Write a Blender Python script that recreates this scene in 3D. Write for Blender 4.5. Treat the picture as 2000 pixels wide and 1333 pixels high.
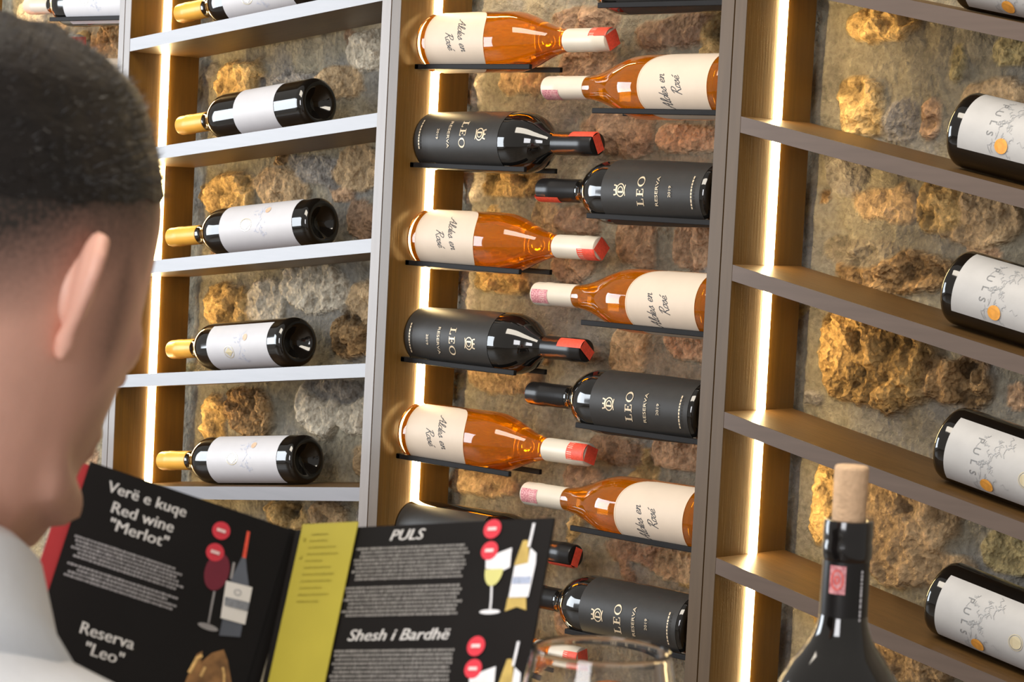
import bpy, bmesh, math, random
import numpy as np
from mathutils import Vector, Matrix, noise as mnoise

random.seed(11)
for o in list(bpy.data.objects):
    bpy.data.objects.remove(o)
SC = bpy.context.scene
COL = SC.collection

# ------------------------------------------------------------------ camera
CAM_R = ((0.7174, 0.6948, 0.0506), (0.0796, -0.0096, -0.9968), (-0.6921, 0.7192, -0.0622))   # right, down, forward
CAM_P = Vector((1.8339, -2.4232, 1.2158))
cd = bpy.data.cameras.new('camera'); cam = bpy.data.objects.new('camera', cd); COL.objects.link(cam)
fw = Vector(CAM_R[2]).normalized(); rt = Vector(CAM_R[0]); rt = (rt - fw * rt.dot(fw)).normalized(); up = rt.cross(fw)
m = Matrix.Identity(4)
for i in range(3):
    m[i][0], m[i][1], m[i][2], m[i][3] = rt[i], up[i], -fw[i], CAM_P[i]
cam.matrix_world = m
cd.sensor_width = 36.0; cd.lens = 4684.3 / 2000 * 36; cd.clip_start = 0.05
cd.dof.use_dof = True; cd.dof.focus_distance = 3.0; cd.dof.aperture_fstop = 24.0
SC.camera = cam

# ------------------------------------------------------------------ world, daylight, added fill, exposure
SC.view_settings.view_transform = 'Standard'; SC.view_settings.look = 'None'
SC.view_settings.exposure = 0.18; SC.view_settings.gamma = 1.0; SC.view_settings.use_curve_mapping = False
W = bpy.data.worlds.new('room'); SC.world = W; W.use_nodes = True
bg = W.node_tree.nodes['Background']; bg.inputs[0].default_value = (0.92, 0.86, 0.79, 1); bg.inputs[1].default_value = 0.34

def area(name, loc, target, sx, sy, power, colour):
    d = bpy.data.lights.new(name, 'AREA'); d.shape = 'RECTANGLE'; d.size = sx; d.size_y = sy; d.energy = power; d.color = colour
    o = bpy.data.objects.new(name, d); COL.objects.link(o); o.location = loc
    o.rotation_euler = (Vector(target) - Vector(loc)).to_track_quat('-Z', 'Y').to_euler(); return o
area('daylight_window', (-3.1, -2.15, 1.25), (-0.8, 0, 1.1), 1.5, 1.5, 64, (0.86, 0.93, 1.0))
area('fill_behind_camera', (1.7, -4.3, 1.9), (0.6, -1.2, 1.1), 1.2, 1.5, 56, (0.98, 0.97, 1.0))  # added soft fill behind the camera, placed to light the man
area('ceiling_lamp', (0.2, -1.75, 2.95), (0.0, -0.4, 1.0), 2.4, 0.9, 62, (1.0, 0.90, 0.76))
SC.cycles.max_bounces = 10; SC.cycles.transmission_bounces = 10; SC.cycles.glossy_bounces = 5
SC.cycles.caustics_reflective = False; SC.cycles.sample_clamp_indirect = 6.0

# ------------------------------------------------------------------ helpers
def tag(o, label=None, cat=None, group=None, kind=None):
    if label: o['label'] = label
    if cat: o['category'] = cat
    if group: o['group'] = group
    if kind: o['kind'] = kind
    return o

def empty(name, loc=(0, 0, 0)):
    o = bpy.data.objects.new(name, None); COL.objects.link(o); o.location = loc; o.empty_display_size = .02; return o

class MB:
    """collects shapes; build() links them as one mesh object"""
    def __init__(s): s.v = []; s.f = []; s.mi = []
    def add(s, vs, fs, mi=0):
        b = len(s.v); s.v += [tuple(p) for p in vs]; s.f += [tuple(i + b for i in f) for f in fs]; s.mi += [mi] * len(fs); return s
    def box(s, lo, hi, mi=0, M=None):
        x0, y0, z0 = lo; x1, y1, z1 = hi
        vs = [Vector(p) for p in ((x0,y0,z0),(x1,y0,z0),(x1,y1,z0),(x0,y1,z0),(x0,y0,z1),(x1,y0,z1),(x1,y1,z1),(x0,y1,z1))]
        if M: vs = [M @ p for p in vs]
        return s.add(vs, [(0,3,2,1),(4,5,6,7),(0,1,5,4),(1,2,6,5),(2,3,7,6),(3,0,4,7)], mi)
    def lathe(s, prof, n=40, mi=0, M=None, cap0=True, cap1=True):
        vs = []; fs = []
        for r, z in prof:
            for k in range(n):
                a = 2 * math.pi * k / n; p = Vector((r * math.cos(a), r * math.sin(a), z)); vs.append(M @ p if M else p)
        for i in range(len(prof) - 1):
            for k in range(n):
                k2 = (k + 1) % n; fs.append((i*n+k, i*n+k2, (i+1)*n+k2, (i+1)*n+k))
        if cap0: fs.append(tuple(range(n))[::-1])
        if cap1: fs.append(tuple((len(prof)-1)*n + k for k in range(n)))
        return s.add(vs, fs, mi)
    def tube(s, pts, rads, n=10, mi=0):
        pts = [Vector(p) for p in pts]
        if not hasattr(rads, '__len__'): rads = [rads] * len(pts)
        vs = []; fs = []; ref = None
        for i, p in enumerate(pts):
            t = (pts[min(i+1, len(pts)-1)] - pts[max(i-1, 0)]).normalized()
            if ref is None: ref = t.orthogonal().normalized()
            ref = (ref - t * ref.dot(t)).normalized(); b = t.cross(ref)
            for k in range(n):
                a = 2*math.pi*k/n; vs.append(p + (ref*math.cos(a) + b*math.sin(a)) * rads[i])
        for i in range(len(pts)-1):
            for k in range(n):
                k2 = (k+1) % n; fs.append((i*n+k, i*n+k2, (i+1)*n+k2, (i+1)*n+k))
        fs.append(tuple(range(n))[::-1]); fs.append(tuple((len(pts)-1)*n+k for k in range(n)))
        return s.add(vs, fs, mi)
    def ball(s, c, r, n=16, mi=0, M=None):
        rx, ry, rz = (r, r, r) if not hasattr(r, '__len__') else r
        vs = []; fs = []; h = n // 2
        for i in range(1, h):
            t = math.pi * i / h
            for k in range(n):
                a = 2*math.pi*k/n; vs.append(Vector((rx*math.sin(t)*math.cos(a), ry*math.sin(t)*math.sin(a), rz*math.cos(t))))
        b = len(vs); vs += [Vector((0,0,rz)), Vector((0,0,-rz))]
        for i in range(h-2):
            for k in range(n):
                k2 = (k+1) % n; fs.append((i*n+k, (i+1)*n+k, (i+1)*n+k2, i*n+k2))
        for k in range(n):
            k2 = (k+1) % n; fs.append((b, k, k2)); fs.append((b+1, (h-2)*n+k2, (h-2)*n+k))
        vs = [(M @ p if M else p) + Vector(c) for p in vs]
        return s.add(vs, fs, mi)
    def poly(s, pts, mi=0): return s.add(pts, [tuple(range(len(pts)))], mi)
    def mesh(s, name):
        me = bpy.data.meshes.new(name); me.from_pydata(s.v, [], s.f); me.update(); return me
    def build(s, name, mats, parent=None, smooth=False, bevel=0.0, angle=None):
        me = s.mesh(name)
        if not isinstance(mats, (list, tuple)): mats = [mats]
        for mt in mats: me.materials.append(mt)
        if len(mats) > 1: me.polygons.foreach_set('material_index', s.mi)
        if smooth:
            me.polygons.foreach_set('use_smooth', [True] * len(me.polygons))
            if angle: me.set_sharp_from_angle(angle=math.radians(angle))
        o = bpy.data.objects.new(name, me); COL.objects.link(o)
        if parent: o.parent = parent
        if bevel:
            b = o.modifiers.new('bevel', 'BEVEL'); b.width = bevel; b.segments = 2; b.limit_method = 'ANGLE'
        return o

def copy_tree(o, parent=None):
    c = o.copy(); COL.objects.link(c)
    if parent: c.parent = parent
    for ch in list(o.children): copy_tree(ch, c)
    return c

# ------------------------------------------------------------------ materials
def mat(name, col, rough=.5, metal=0., coat=0., var=.08, scale=30., bump=0., bscale=None, stretch=(1,1,1), trans=0., ior=1.5, spec=.5, emit=None, sss=0., col2=None):
    M_ = bpy.data.materials.new(name); M_.use_nodes = True; nt = M_.node_tree; P = nt.nodes['Principled BSDF']
    P.inputs['Roughness'].default_value = rough; P.inputs['Metallic'].default_value = metal; P.inputs['Coat Weight'].default_value = coat
    P.inputs['Coat Roughness'].default_value = .08
    P.inputs['Transmission Weight'].default_value = trans; P.inputs['IOR'].default_value = ior; P.inputs['Specular IOR Level'].default_value = spec
    tc = nt.nodes.new('ShaderNodeTexCoord'); mp = nt.nodes.new('ShaderNodeMapping'); mp.inputs['Scale'].default_value = stretch
    nt.links.new(tc.outputs['Object'], mp.inputs[0])
    nz = nt.nodes.new('ShaderNodeTexNoise'); nz.inputs['Scale'].default_value = scale; nz.inputs['Detail'].default_value = 5
    nt.links.new(mp.outputs[0], nz.inputs['Vector'])
    rp = nt.nodes.new('ShaderNodeValToRGB'); rp.color_ramp.elements[0].position = .3; rp.color_ramp.elements[1].position = .7
    c2 = col2 or [min(1, c * (1 + var)) for c in col]
    rp.color_ramp.elements[0].color = (*[c * (1 - var) for c in col], 1); rp.color_ramp.elements[1].color = (*c2, 1)
    nt.links.new(nz.outputs['Fac'], rp.inputs[0]); nt.links.new(rp.outputs[0], P.inputs['Base Color'])
    if bump:
        n2 = nt.nodes.new('ShaderNodeTexNoise'); n2.inputs['Scale'].default_value = bscale or scale * 3; n2.inputs['Detail'].default_value = 6
        nt.links.new(mp.outputs[0], n2.inputs['Vector'])
        b = nt.nodes.new('ShaderNodeBump'); b.inputs['Strength'].default_value = bump; b.inputs['Distance'].default_value = .002
        nt.links.new(n2.outputs['Fac'], b.inputs['Height']); nt.links.new(b.outputs[0], P.inputs['Normal'])
    if emit:
        P.inputs['Emission Color'].default_value = (*emit[:3], 1); P.inputs['Emission Strength'].default_value = emit[3]
    if sss:
        P.inputs['Subsurface Weight'].default_value = sss; P.inputs['Subsurface Radius'].default_value = (.012, .005, .003); P.inputs['Subsurface Scale'].default_value = 1.0
    return M_

m_woodv = mat('wood_upright', (.125, .060, .008), .42, var=.16, scale=14, stretch=(9, 9, .5), bump=.12, bscale=40)
m_woodh = mat('wood_shelf', (.11, .058, .018), .42, var=.16, scale=14, stretch=(.5, 9, 9), bump=.12, bscale=40)
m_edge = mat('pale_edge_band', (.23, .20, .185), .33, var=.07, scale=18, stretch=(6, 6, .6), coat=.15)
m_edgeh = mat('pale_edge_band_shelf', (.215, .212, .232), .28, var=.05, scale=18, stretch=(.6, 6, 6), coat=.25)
m_edgeb = mat('brown_edge_band', (.098, .065, .038), .36, var=.10, scale=18, stretch=(6, 6, .6), coat=.1)
m_edgebh = mat('brown_edge_band_shelf', (.122, .090, .074), .26, var=.07, scale=18, stretch=(.6, 6, 6), coat=.35)
m_led = mat('light_diffuser', (.9, .85, .7), .5, var=.01, emit=(1.0, .72, .34, 33.0))
m_rail = mat('black_metal', (.008, .007, .007), .55, var=.2, spec=.2)
m_dark = mat('dark_bottle_glass', (.0055, .005, .0045), .04, var=.15, coat=.6, spec=.6)
m_foil_k = mat('black_foil', (.009, .008, .008), .34, var=.15, spec=.4, coat=.1)
m_lab_k = mat('matt_black_label', (.027, .025, .023), .48, var=.08, scale=120, spec=.45)
m_gold = mat('gold_print', (.72, .58, .40), .4, var=.08, metal=.25)
m_lab_c = mat('cream_label', (.66, .55, .44), .55, var=.02, scale=60)
m_rim_c = mat('label_rim', (.74, .58, .42), .45, var=.02)
m_lab_w = mat('white_label', (.62, .615, .645), .5, var=.02, scale=60)
m_lab_g = mat('pale_grey_label', (.47, .465, .46), .5, var=.06, scale=40)
m_ink = mat('dark_ink', (.05, .05, .055), .6, var=.05)
m_ink_g = mat('grey_ink', (.34, .35, .36), .6, var=.25, scale=200)
m_ink_t = mat('grey_letter_ink', (.22, .225, .23), .6, var=.1)
m_cap_c = mat('cream_foil', (.68, .61, .50), .4, var=.03)
m_cap_y = mat('amber_foil', (.95, .47, .065), .45, var=.08, coat=.15)
m_red = mat('red_seal', (.80, .085, .045), .5, var=.15, scale=300)
m_pink = mat('pink_stamp', (.62, .14, .19), .5, var=.35, scale=500, col2=(.82, .42, .42))
m_orange = mat('orange_print', (.80, .36, .06), .5, var=.15, scale=150)
m_spot = mat('gold_foil_spot', (.86, .76, .52), .3, var=.1, metal=.5)
m_tan = mat('tan_print', (.68, .48, .33), .5, var=.1, scale=150)
m_blue = mat('pale_blue_print', (.55, .60, .74), .5, var=.1)

def rose_mat():
    M_ = mat('rose_wine_glass', (1.0, .30, .003), .03, var=.03, trans=.82, ior=1.36, spec=.5)
    P = M_.node_tree.nodes['Principled BSDF']; P.inputs['Coat Weight'].default_value = .8; P.inputs['Coat Roughness'].default_value = .02
    return M_
m_rose = rose_mat()
m_base = mat('clear_bottle_base', (.98, .90, .74), .02, var=.01, trans=1.0, ior=1.4)

# ------------------------------------------------------------------ lettering
def text_polys(body, size=1.0, shear=0.0, offset=0.0, align='CENTER', sx=1.0):
    cu = bpy.data.curves.new('lettering', 'FONT'); cu.body = body; cu.size = size; cu.shear = shear; cu.offset = offset
    cu.align_x = align; cu.align_y = 'CENTER'; cu.resolution_u = 3
    o = bpy.data.objects.new('lettering', cu); COL.objects.link(o)
    bpy.context.view_layer.update()
    me = bpy.data.meshes.new_from_object(o.evaluated_get(bpy.context.evaluated_depsgraph_get()))
    bm = bmesh.new(); bm.from_mesh(me); bmesh.ops.triangulate(bm, faces=bm.faces[:])
    vs = [(v.co.x * sx, v.co.y) for v in bm.verts]; fs = [tuple(v.index for v in f.verts) for f in bm.faces]
    bm.free(); bpy.data.objects.remove(o); bpy.data.curves.remove(cu); bpy.data.meshes.remove(me)
    return vs, fs

def ribbon(pts, w):
    vs = []; fs = []
    for i, p in enumerate(pts):
        a = pts[max(i-1, 0)]; b = pts[min(i+1, len(pts)-1)]
        dx, dy = b[0]-a[0], b[1]-a[1]; L = math.hypot(dx, dy) or 1
        nx, ny = -dy/L*w/2, dx/L*w/2
        vs += [(p[0]+nx, p[1]+ny), (p[0]-nx, p[1]-ny)]
    for i in range(len(pts)-1): fs.append((2*i, 2*i+1, 2*i+3, 2*i+2))
    return vs, fs

def disc2(cx, cy, rx, ry=None, n=24):
    ry = ry or rx
    return [(cx + rx*math.cos(2*math.pi*k/n), cy + ry*math.sin(2*math.pi*k/n)) for k in range(n)], [tuple(range(n))]
def ring2(cx, cy, rx, ry, wx, wy=None, n=28):
    wy = wy or wx; vs = []; fs = []
    for k in range(n):
        a = 2*math.pi*k/n
        vs += [(cx+rx*math.cos(a), cy+ry*math.sin(a)), (cx+(rx-wx)*math.cos(a), cy+(ry-wy)*math.sin(a))]
    for k in range(n):
        k2 = (k+1) % n; fs.append((2*k, 2*k2, 2*k2+1, 2*k+1))
    return vs, fs
def rect2(x0, y0, x1, y1): return [(x0,y0),(x1,y0),(x1,y1),(x0,y1)], [(0,1,2,3)]

def arc(cx, cy, rx, ry, a0, a1, n=10):
    return [(cx+rx*math.cos(math.radians(a0+(a1-a0)*k/n)), cy+ry*math.sin(math.radians(a0+(a1-a0)*k/n))) for k in range(n+1)]
SCRIPT = {  # single-stroke handwriting, x-height 1
 'A': [[(-.2,.1),(.1,-.05),(.5,.8),(1.0,2.1),(1.05,1.2),(1.1,0),(1.35,.15)], [(.3,.8),(.8,.95),(1.3,.85)]],
 'l': [[(0,.1),(.35,.9),(.5,1.9),(.3,2.1),(.2,1.4),(.25,.2),(.45,0),(.7,.25)]],
 'd': [[(.75,.8),(.4,1.0),(.05,.6),(.15,.05),(.5,.1),(.8,.8),(.95,2.0),(.85,.6),(.9,.05),(1.15,.2)]],
 'e': [[(0,.3),(.45,.55),(.5,.9),(.2,1.0),(.05,.5),(.2,.02),(.55,.1),(.8,.35)]],
 's': [[(0,.1),(.4,1.05),(.5,.7),(.6,.2),(.3,-.05),(.1,.15)], [(.5,.2),(.85,.25)]],
 'n': [[(0,.9),(.15,1.0),(.15,0),(.3,.75),(.6,1.0),(.65,.4),(.75,.02),(1.0,.2)]],
 'R': [[(.2,0),(.35,1.1),(.5,2.1)], [(.0,1.7),(.5,2.2),(1.1,2.0),(.95,1.3),(.4,1.05),(.8,.6),(1.2,-.1),(1.5,.15)]],
 'o': [[(.3,1.0),(.05,.7),(.1,.1),(.45,.05),(.6,.6),(.35,1.0),(.6,.9),(.85,.95)]],
 'é': [[(0,.3),(.45,.55),(.5,.9),(.2,1.0),(.05,.5),(.2,.02),(.55,.1),(.8,.35)], [(.25,1.35),(.5,1.75)]],
}
ADV = {'A':1.4,'l':.6,'d':1.05,'e':.72,'s':.78,'n':.95,'R':1.35,'o':.75,' ':.7,'é':.8}
def script_word(word, h, w):
    out = []; x = 0
    for ch in word:
        for st in SCRIPT.get(ch, []):
            P = [((x + px + .28*py) * h, py * h) for px, py in st]
            Q = []
            for i in range(len(P)-1):       # Catmull-Rom smoothing
                p0, p1, p2, p3 = P[max(i-1,0)], P[i], P[i+1], P[min(i+2,len(P)-1)]
                for k in range(4):
                    t = k/4
                    Q.append(tuple(.5*((2*p1[c])+(-p0[c]+p2[c])*t+(2*p0[c]-5*p1[c]+4*p2[c]-p3[c])*t*t+(-p0[c]+3*p1[c]-3*p2[c]+p3[c])*t**3) for c in (0,1)))
            Q.append(P[-1]); out.append(ribbon(Q, w))
        x += ADV[ch]
    return out, x * h

def serif_letters(word, h):
    """roman capitals L, E, O built from stems, bars and serifs; returns 2-D shapes centred on the word"""
    out = []; x = 0; t = h*.17; th = h*.075
    def r(a, b, c, d): out.append(rect2(x + a*h, b*h, x + c*h, d*h))
    for ch in word:
        if ch == 'L':
            r(.12,0,.12+.17,1); r(0,.93,.42,1); r(0,0,.66,.08); r(.58,0,.66,.28); adv = .84
        elif ch == 'E':
            r(.12,0,.29,1); r(0,.92,.64,1); r(0,0,.68,.08); r(.12,.47,.5,.55); r(.57,.74,.64,1); r(.6,0,.68,.27); r(.44,.38,.5,.64); adv = .86
        elif ch == 'O':
            out.append(ring2(x+.48*h, .5*h, .48*h, .52*h, .17*h, .07*h)); adv = 1.0
        x += adv*h
    return [([(px - x/2, py - h/2) for px, py in vs], fs) for vs, fs in out]

def put_cyl(mb, shapes, R, a0, z0, off=.0006, mi=0, rfun=None):
    """wrap flat shapes round the bottle: x runs round it, y towards the neck"""
    for vs, fs in shapes:
        mb.add([((R+off)*math.cos(a0 + x/R), (R+off)*math.sin(a0 + x/R), z0 + y) for x, y in vs], fs, mi)

def wrap_patch(mb, rad, A0, A1, zb, zt, off=.0004, na=36, nz=6, mi=0):
    """a paper patch lying on a surface of revolution of radius rad(z)"""
    vs = []; fs = []
    for i in range(na+1):
        a = A0 + (A1-A0)*i/na; u = 2*i/na - 1
        b0 = zb(u) if callable(zb) else zb; b1 = zt(u) if callable(zt) else zt
        for j in range(nz+1):
            z = b0 + (b1-b0)*j/nz; r = rad(z)+off; vs.append((r*math.cos(a), r*math.sin(a), z))
    for i in range(na):
        for j in range(nz):
            k = i*(nz+1)+j; fs.append((k, k+nz+1, k+nz+2, k+1))
    mb.add(vs, fs, mi)

def prof_fun(prof):
    zs = [p[1] for p in prof]; rs = [p[0] for p in prof]
    return lambda z: float(np.interp(z, zs, rs))

def smooth_prof(keys, n=60):
    """monotone-ish smooth profile through (r, z) keys"""
    z = np.array([k[1] for k in keys]); r = np.array([k[0] for k in keys])
    d = np.gradient(r, z); out = []
    for i in range(len(z)-1):
        h = z[i+1]-z[i]; s = (r[i+1]-r[i])/h
        m0, m1 = d[i], d[i+1]
        if s == 0: m0 = m1 = 0
        else:
            m0 = max(min(m0/s, 3), 0)*s; m1 = max(min(m1/s, 3), 0)*s
        k = max(2, int(n*h/(z[-1]-z[0])))
        for j in range(k):
            t = j/k; out.append(((2*t**3-3*t**2+1)*r[i]+(t**3-2*t**2+t)*h*m0+(-2*t**3+3*t**2)*r[i+1]+(t**3-t**2)*h*m1, z[i]+h*t))
    out.append((r[-1], z[-1])); return out

# ------------------------------------------------------------------ the setting: stone wall, floor
STONES = [(0.087,1.444,0.065,0.025,0,'o',14), (0.066,1.342,0.037,0.039,15,'o',13), (0.118,1.329,0.023,0.025,0,'g',6), (0.165,1.329,0.015,0.023,0,'p',10), (0.197,1.397,0.009,0.021,0,'v',5), (0.26,1.34,0.06,0.039,10,'t',9), (0.276,1.412,0.028,0.018,0,'v',5), (0.237,1.215,0.075,0.038,-12,'t',14), (0.186,1.225,0.033,0.034,0,'o',12), (0.121,1.141,0.091,0.03,0,'b',12), (0.073,1.164,0.062,0.019,0,'m',4), (0.11,1.034,0.095,0.067,-5,'h',20), (0.227,1.016,0.058,0.034,0,'b',12), (0.313,1.003,0.021,0.018,0,'p',5), (0.048,0.845,0.028,0.061,0,'o',14), (0.159,0.831,0.09,0.078,0,'t',15), (0.229,0.785,0.04,0.028,0,'t',10), (0.319,0.825,0.042,0.027,0,'v',8), (0.185,0.671,0.059,0.028,0,'t',12), (0.059,0.714,0.028,0.038,0,'o',10), (0.271,0.895,0.035,0.018,0,'g',5), (0.043,1.258,0.035,0.038,0,'g',6), (0.1,1.222,0.053,0.028,0,'t',5), (-0.412,1.454,0.062,0.021,0,'r',9), (-0.524,1.376,0.055,0.025,0,'t',8), (-0.255,1.438,0.067,0.024,5,'r',9), (-0.175,1.424,0.026,0.03,0,'o',9), (-0.398,1.391,0.057,0.028,0,'r',9), (-0.336,1.301,0.06,0.031,0,'r',8), (-0.2,1.297,0.07,0.02,0,'p',9), (-0.554,1.232,0.076,0.025,0,'o',9), (-0.403,1.181,0.043,0.021,0,'r',9), (-0.298,1.158,0.041,0.038,0,'p',10), (-0.19,1.157,0.048,0.037,0,'p',10), (-0.544,1.091,0.066,0.025,0,'o',9), (-0.408,1.117,0.043,0.021,0,'r',8), (-0.296,1.006,0.037,0.038,0,'t',10), (-0.19,1.029,0.052,0.027,0,'p',10), (-0.534,0.95,0.066,0.022,0,'t',8), (-0.39,0.998,0.038,0.018,0,'r',8), (-0.314,0.872,0.056,0.021,0,'r',9), (-0.197,0.879,0.057,0.024,0,'p',9), (-0.554,0.794,0.067,0.018,0,'t',8), (-0.368,0.824,0.043,0.021,0,'r',7), (-0.249,0.735,0.063,0.017,0,'r',8), (-0.374,0.638,0.043,0.039,0,'r',9), (-0.195,0.729,0.04,0.02,0,'t',7), (-0.626,1.376,0.031,0.055,0,'w',8), (-0.616,1.223,0.026,0.044,0,'w',8), (-0.621,1.075,0.026,0.044,0,'w',8), (-1.142,1.362,0.064,0.044,0,'o',13), (-1.007,1.359,0.079,0.039,0,'g',8), (-0.847,1.417,0.054,0.036,0,'w',13), (-0.913,1.367,0.07,0.031,0,'t',7), (-1.163,1.447,0.045,0.024,0,'t',8), (-1.151,1.184,0.064,0.041,0,'o',13), (-1.033,1.204,0.067,0.036,0,'t',9), (-0.951,1.235,0.083,0.027,0,'g',7), (-0.858,1.245,0.057,0.035,0,'t',8), (-0.841,1.161,0.034,0.027,0,'r',6), (-1.152,1.009,0.061,0.041,0,'o',13), (-1.058,1.023,0.05,0.036,0,'w',11), (-0.938,1.055,0.083,0.043,0,'w',12), (-0.832,1.039,0.04,0.038,0,'t',9), (-0.863,0.982,0.046,0.035,0,'b',9), (-1.172,0.826,0.032,0.045,0,'o',12), (-1.084,0.847,0.063,0.04,0,'b',14), (-0.925,0.867,0.05,0.043,0,'w',12), (-0.838,0.868,0.051,0.035,0,'w',12), (-0.881,0.903,0.058,0.019,0,'g',6), (-0.816,0.801,0.034,0.027,0,'t',8), (-0.986,0.693,0.055,0.024,0,'o',12), (-0.879,0.703,0.058,0.023,0,'t',12), (-0.799,0.718,0.034,0.023,0,'g',8), (-1.729,1.48,0.047,0.031,0,'w',11), (-1.65,1.452,0.038,0.026,0,'t',8), (-1.5,1.421,0.087,0.021,0,'t',8), (-1.488,1.45,0.036,0.017,0,'b',8), (-1.588,1.425,0.03,0.022,0,'o',6), ]
PAL = {'o': (.45,.31,.13), 'g': (.20,.185,.165), 'p': (.40,.26,.155), 'v': (.30,.245,.12), 't': (.37,.265,.15), 'b': (.29,.185,.085), 'm': (.21,.18,.13), 'h': (.35,.23,.09), 'r': (.25,.165,.105), 'w': (.46,.41,.32)}
def stone_wall():
    x0, x1, z0, z1, st = -2.05, 1.25, .30, 2.25, .0043
    nx = int((x1-x0)/st); nz = int((z1-z0)/st)
    X, Z = np.meshgrid(np.linspace(x0, x1, nx), np.linspace(z0, z1, nz), indexing='ij')
    rng = np.random.default_rng(5)
    def vn(f, seed):     # value noise of frequency f
        r = np.random.default_rng(seed); gx = int((x1-x0)*f)+3; gz = int((z1-z0)*f)+3; G = r.random((gx, gz))
        u = (X-x0)*f; v = (Z-z0)*f; i = u.astype(int); j = v.astype(int); u -= i; v -= j
        u = u*u*(3-2*u); v = v*v*(3-2*v)
        return (G[i,j]*(1-u)+G[i+1,j]*u)*(1-v)+(G[i,j+1]*(1-u)+G[i+1,j+1]*u)*v - .5
    fb = lambda f, s: vn(f, s) + .5*vn(2*f, s+1) + .25*vn(4*f, s+2)
    n1 = fb(14, 1); n2 = fb(14, 11); rough = fb(45, 21); fine = fb(110, 31); mid = fb(25, 41)
    H = .007*mid + .0034*rough + .0015*fine
    base = np.array((.215, .192, .140)); Cc = np.empty(X.shape+(3,)); Cc[:] = base
    Cc *= (1 + .35*n1[...,None] + .26*rough[...,None] + .18*fine[...,None]); blue = np.clip(n2*1.9, 0, .75)[...,None]
    Cc = Cc*(1-blue) + blue*np.array((.18,.176,.165))
    porous = np.zeros_like(X)
    extra = []
    for k in range(260):       # smaller chips of stone bedded in the mortar
        extra.append((rng.uniform(x0, x1), rng.uniform(z0, z1), rng.uniform(.010, .034), rng.uniform(.008, .026), rng.uniform(-40, 40), 'tpvgrob'[rng.integers(7)], rng.uniform(3, 7)))
    for ks, (sx, sz, rx, rz, rot, c, hh) in enumerate(extra + STONES):
        big = .55 if ks >= len(extra) and hh >= 9 else 1.0
        m_ = (np.abs(X-sx) < 1.6*max(rx, rz)) & (np.abs(Z-sz) < 1.6*max(rx, rz))
        if not m_.any(): continue
        a = math.radians(rot); dx = X[m_]-sx; dz = Z[m_]-sz
        u = (dx*math.cos(a)+dz*math.sin(a))/rx; v = (-dx*math.sin(a)+dz*math.cos(a))/rz
        d = (np.abs(u)**2.6+np.abs(v)**2.6)**(1/2.6) + big*(.50*n1[m_] + .34*mid[m_]) + .2*rough[m_]
        k = np.clip((1.02-d)/.16, 0, 1); k = k*k*(3-2*k)
        dome = np.clip(1.05-d, 0, 1)**.5
        amp = 2.1 if c in 'hbo' else 1.3
        H[m_] = H[m_]*(1-k) + k*(hh*.001*(.62+.28*dome) + amp*(.0075*rough[m_] + .0050*fine[m_]) + .006*mid[m_])
        col = np.array(PAL[c])*(1.06+.5*rough[m_][:,None]*amp*.6+.5*mid[m_][:,None]+.45*fine[m_][:,None])
        if c in 'hob': col = col*(1-.55*np.clip(-rough[m_]*2.2-.1, 0, 1))[:,None]
        Cc[m_] = Cc[m_]*(1-k[:,None]) + col*k[:,None]; porous[m_] = np.maximum(porous[m_]*(1-k), k*(1.0 if c in 'hb' else .5))
    Y = .024 - np.clip(H, -.02, .0235)
    me = bpy.data.meshes.new('wall_back'); n = nx*nz
    me.vertices.add(n); me.vertices.foreach_set('co', np.stack([X, Y, Z], -1).reshape(-1).astype(np.float32))
    I = np.arange(n).reshape(nx, nz); q = np.stack([I[:-1,:-1], I[1:,:-1], I[1:,1:], I[:-1,1:]], -1).reshape(-1, 4)
    me.loops.add(q.size); me.loops.foreach_set('vertex_index', q.reshape(-1).astype(np.int32))
    me.polygons.add(len(q)); me.polygons.foreach_set('loop_start', np.arange(0, q.size, 4, dtype=np.int32))
    me.polygons.foreach_set('use_smooth', np.ones(len(q), dtype=bool)); me.update()
    at = me.attributes.new('stone_colour', 'FLOAT_COLOR', 'POINT')
    at.data.foreach_set('color', np.concatenate([np.clip(Cc*1.28, .02, .9), porous[...,None]], -1).reshape(-1).astype(np.float32))
    M_ = bpy.data.materials.new('rubble_stone'); M_.use_nodes = True; nt = M_.node_tree; P = nt.nodes['Principled BSDF']
    P.inputs['Roughness'].default_value = .82; P.inputs['Specular IOR Level'].default_value = .3
    A = nt.nodes.new('ShaderNodeAttribute'); A.attribute_name = 'stone_colour'
    tc = nt.nodes.new('ShaderNodeTexCoord'); nz1 = nt.nodes.new('ShaderNodeTexNoise'); nz1.inputs['Scale'].default_value = 130; nz1.inputs['Detail'].default_value = 7
    nt.links.new(tc.outputs['Object'], nz1.inputs['Vector'])
    rp = nt.nodes.new('ShaderNodeValToRGB'); rp.color_ramp.elements[0].position = .25; rp.color_ramp.elements[1].position = .75
    rp.color_ramp.elements[0].color = (.42,.39,.36,1); rp.color_ramp.elements[1].color = (1.62,1.58,1.52,1)
    nt.links.new(nz1.outputs['Fac'], rp.inputs[0])
    mx = nt.nodes.new('ShaderNodeMix'); mx.data_type = 'RGBA'; mx.blend_type = 'MULTIPLY'; 
    fm = nt.nodes.new('ShaderNodeMath'); fm.operation = 'MULTIPLY_ADD'; fm.inputs[1].default_value = .5; fm.inputs[2].default_value = .5; nt.links.new(A.outputs['Alpha'], fm.inputs[0]); nt.links.new(fm.outputs[0], mx.inputs['Factor'])
    nt.links.new(A.outputs['Color'], mx.inputs['A']); nt.links.new(rp.outputs[0], mx.inputs['B']); nt.links.new(mx.outputs['Result'], P.inputs['Base Color'])
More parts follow.
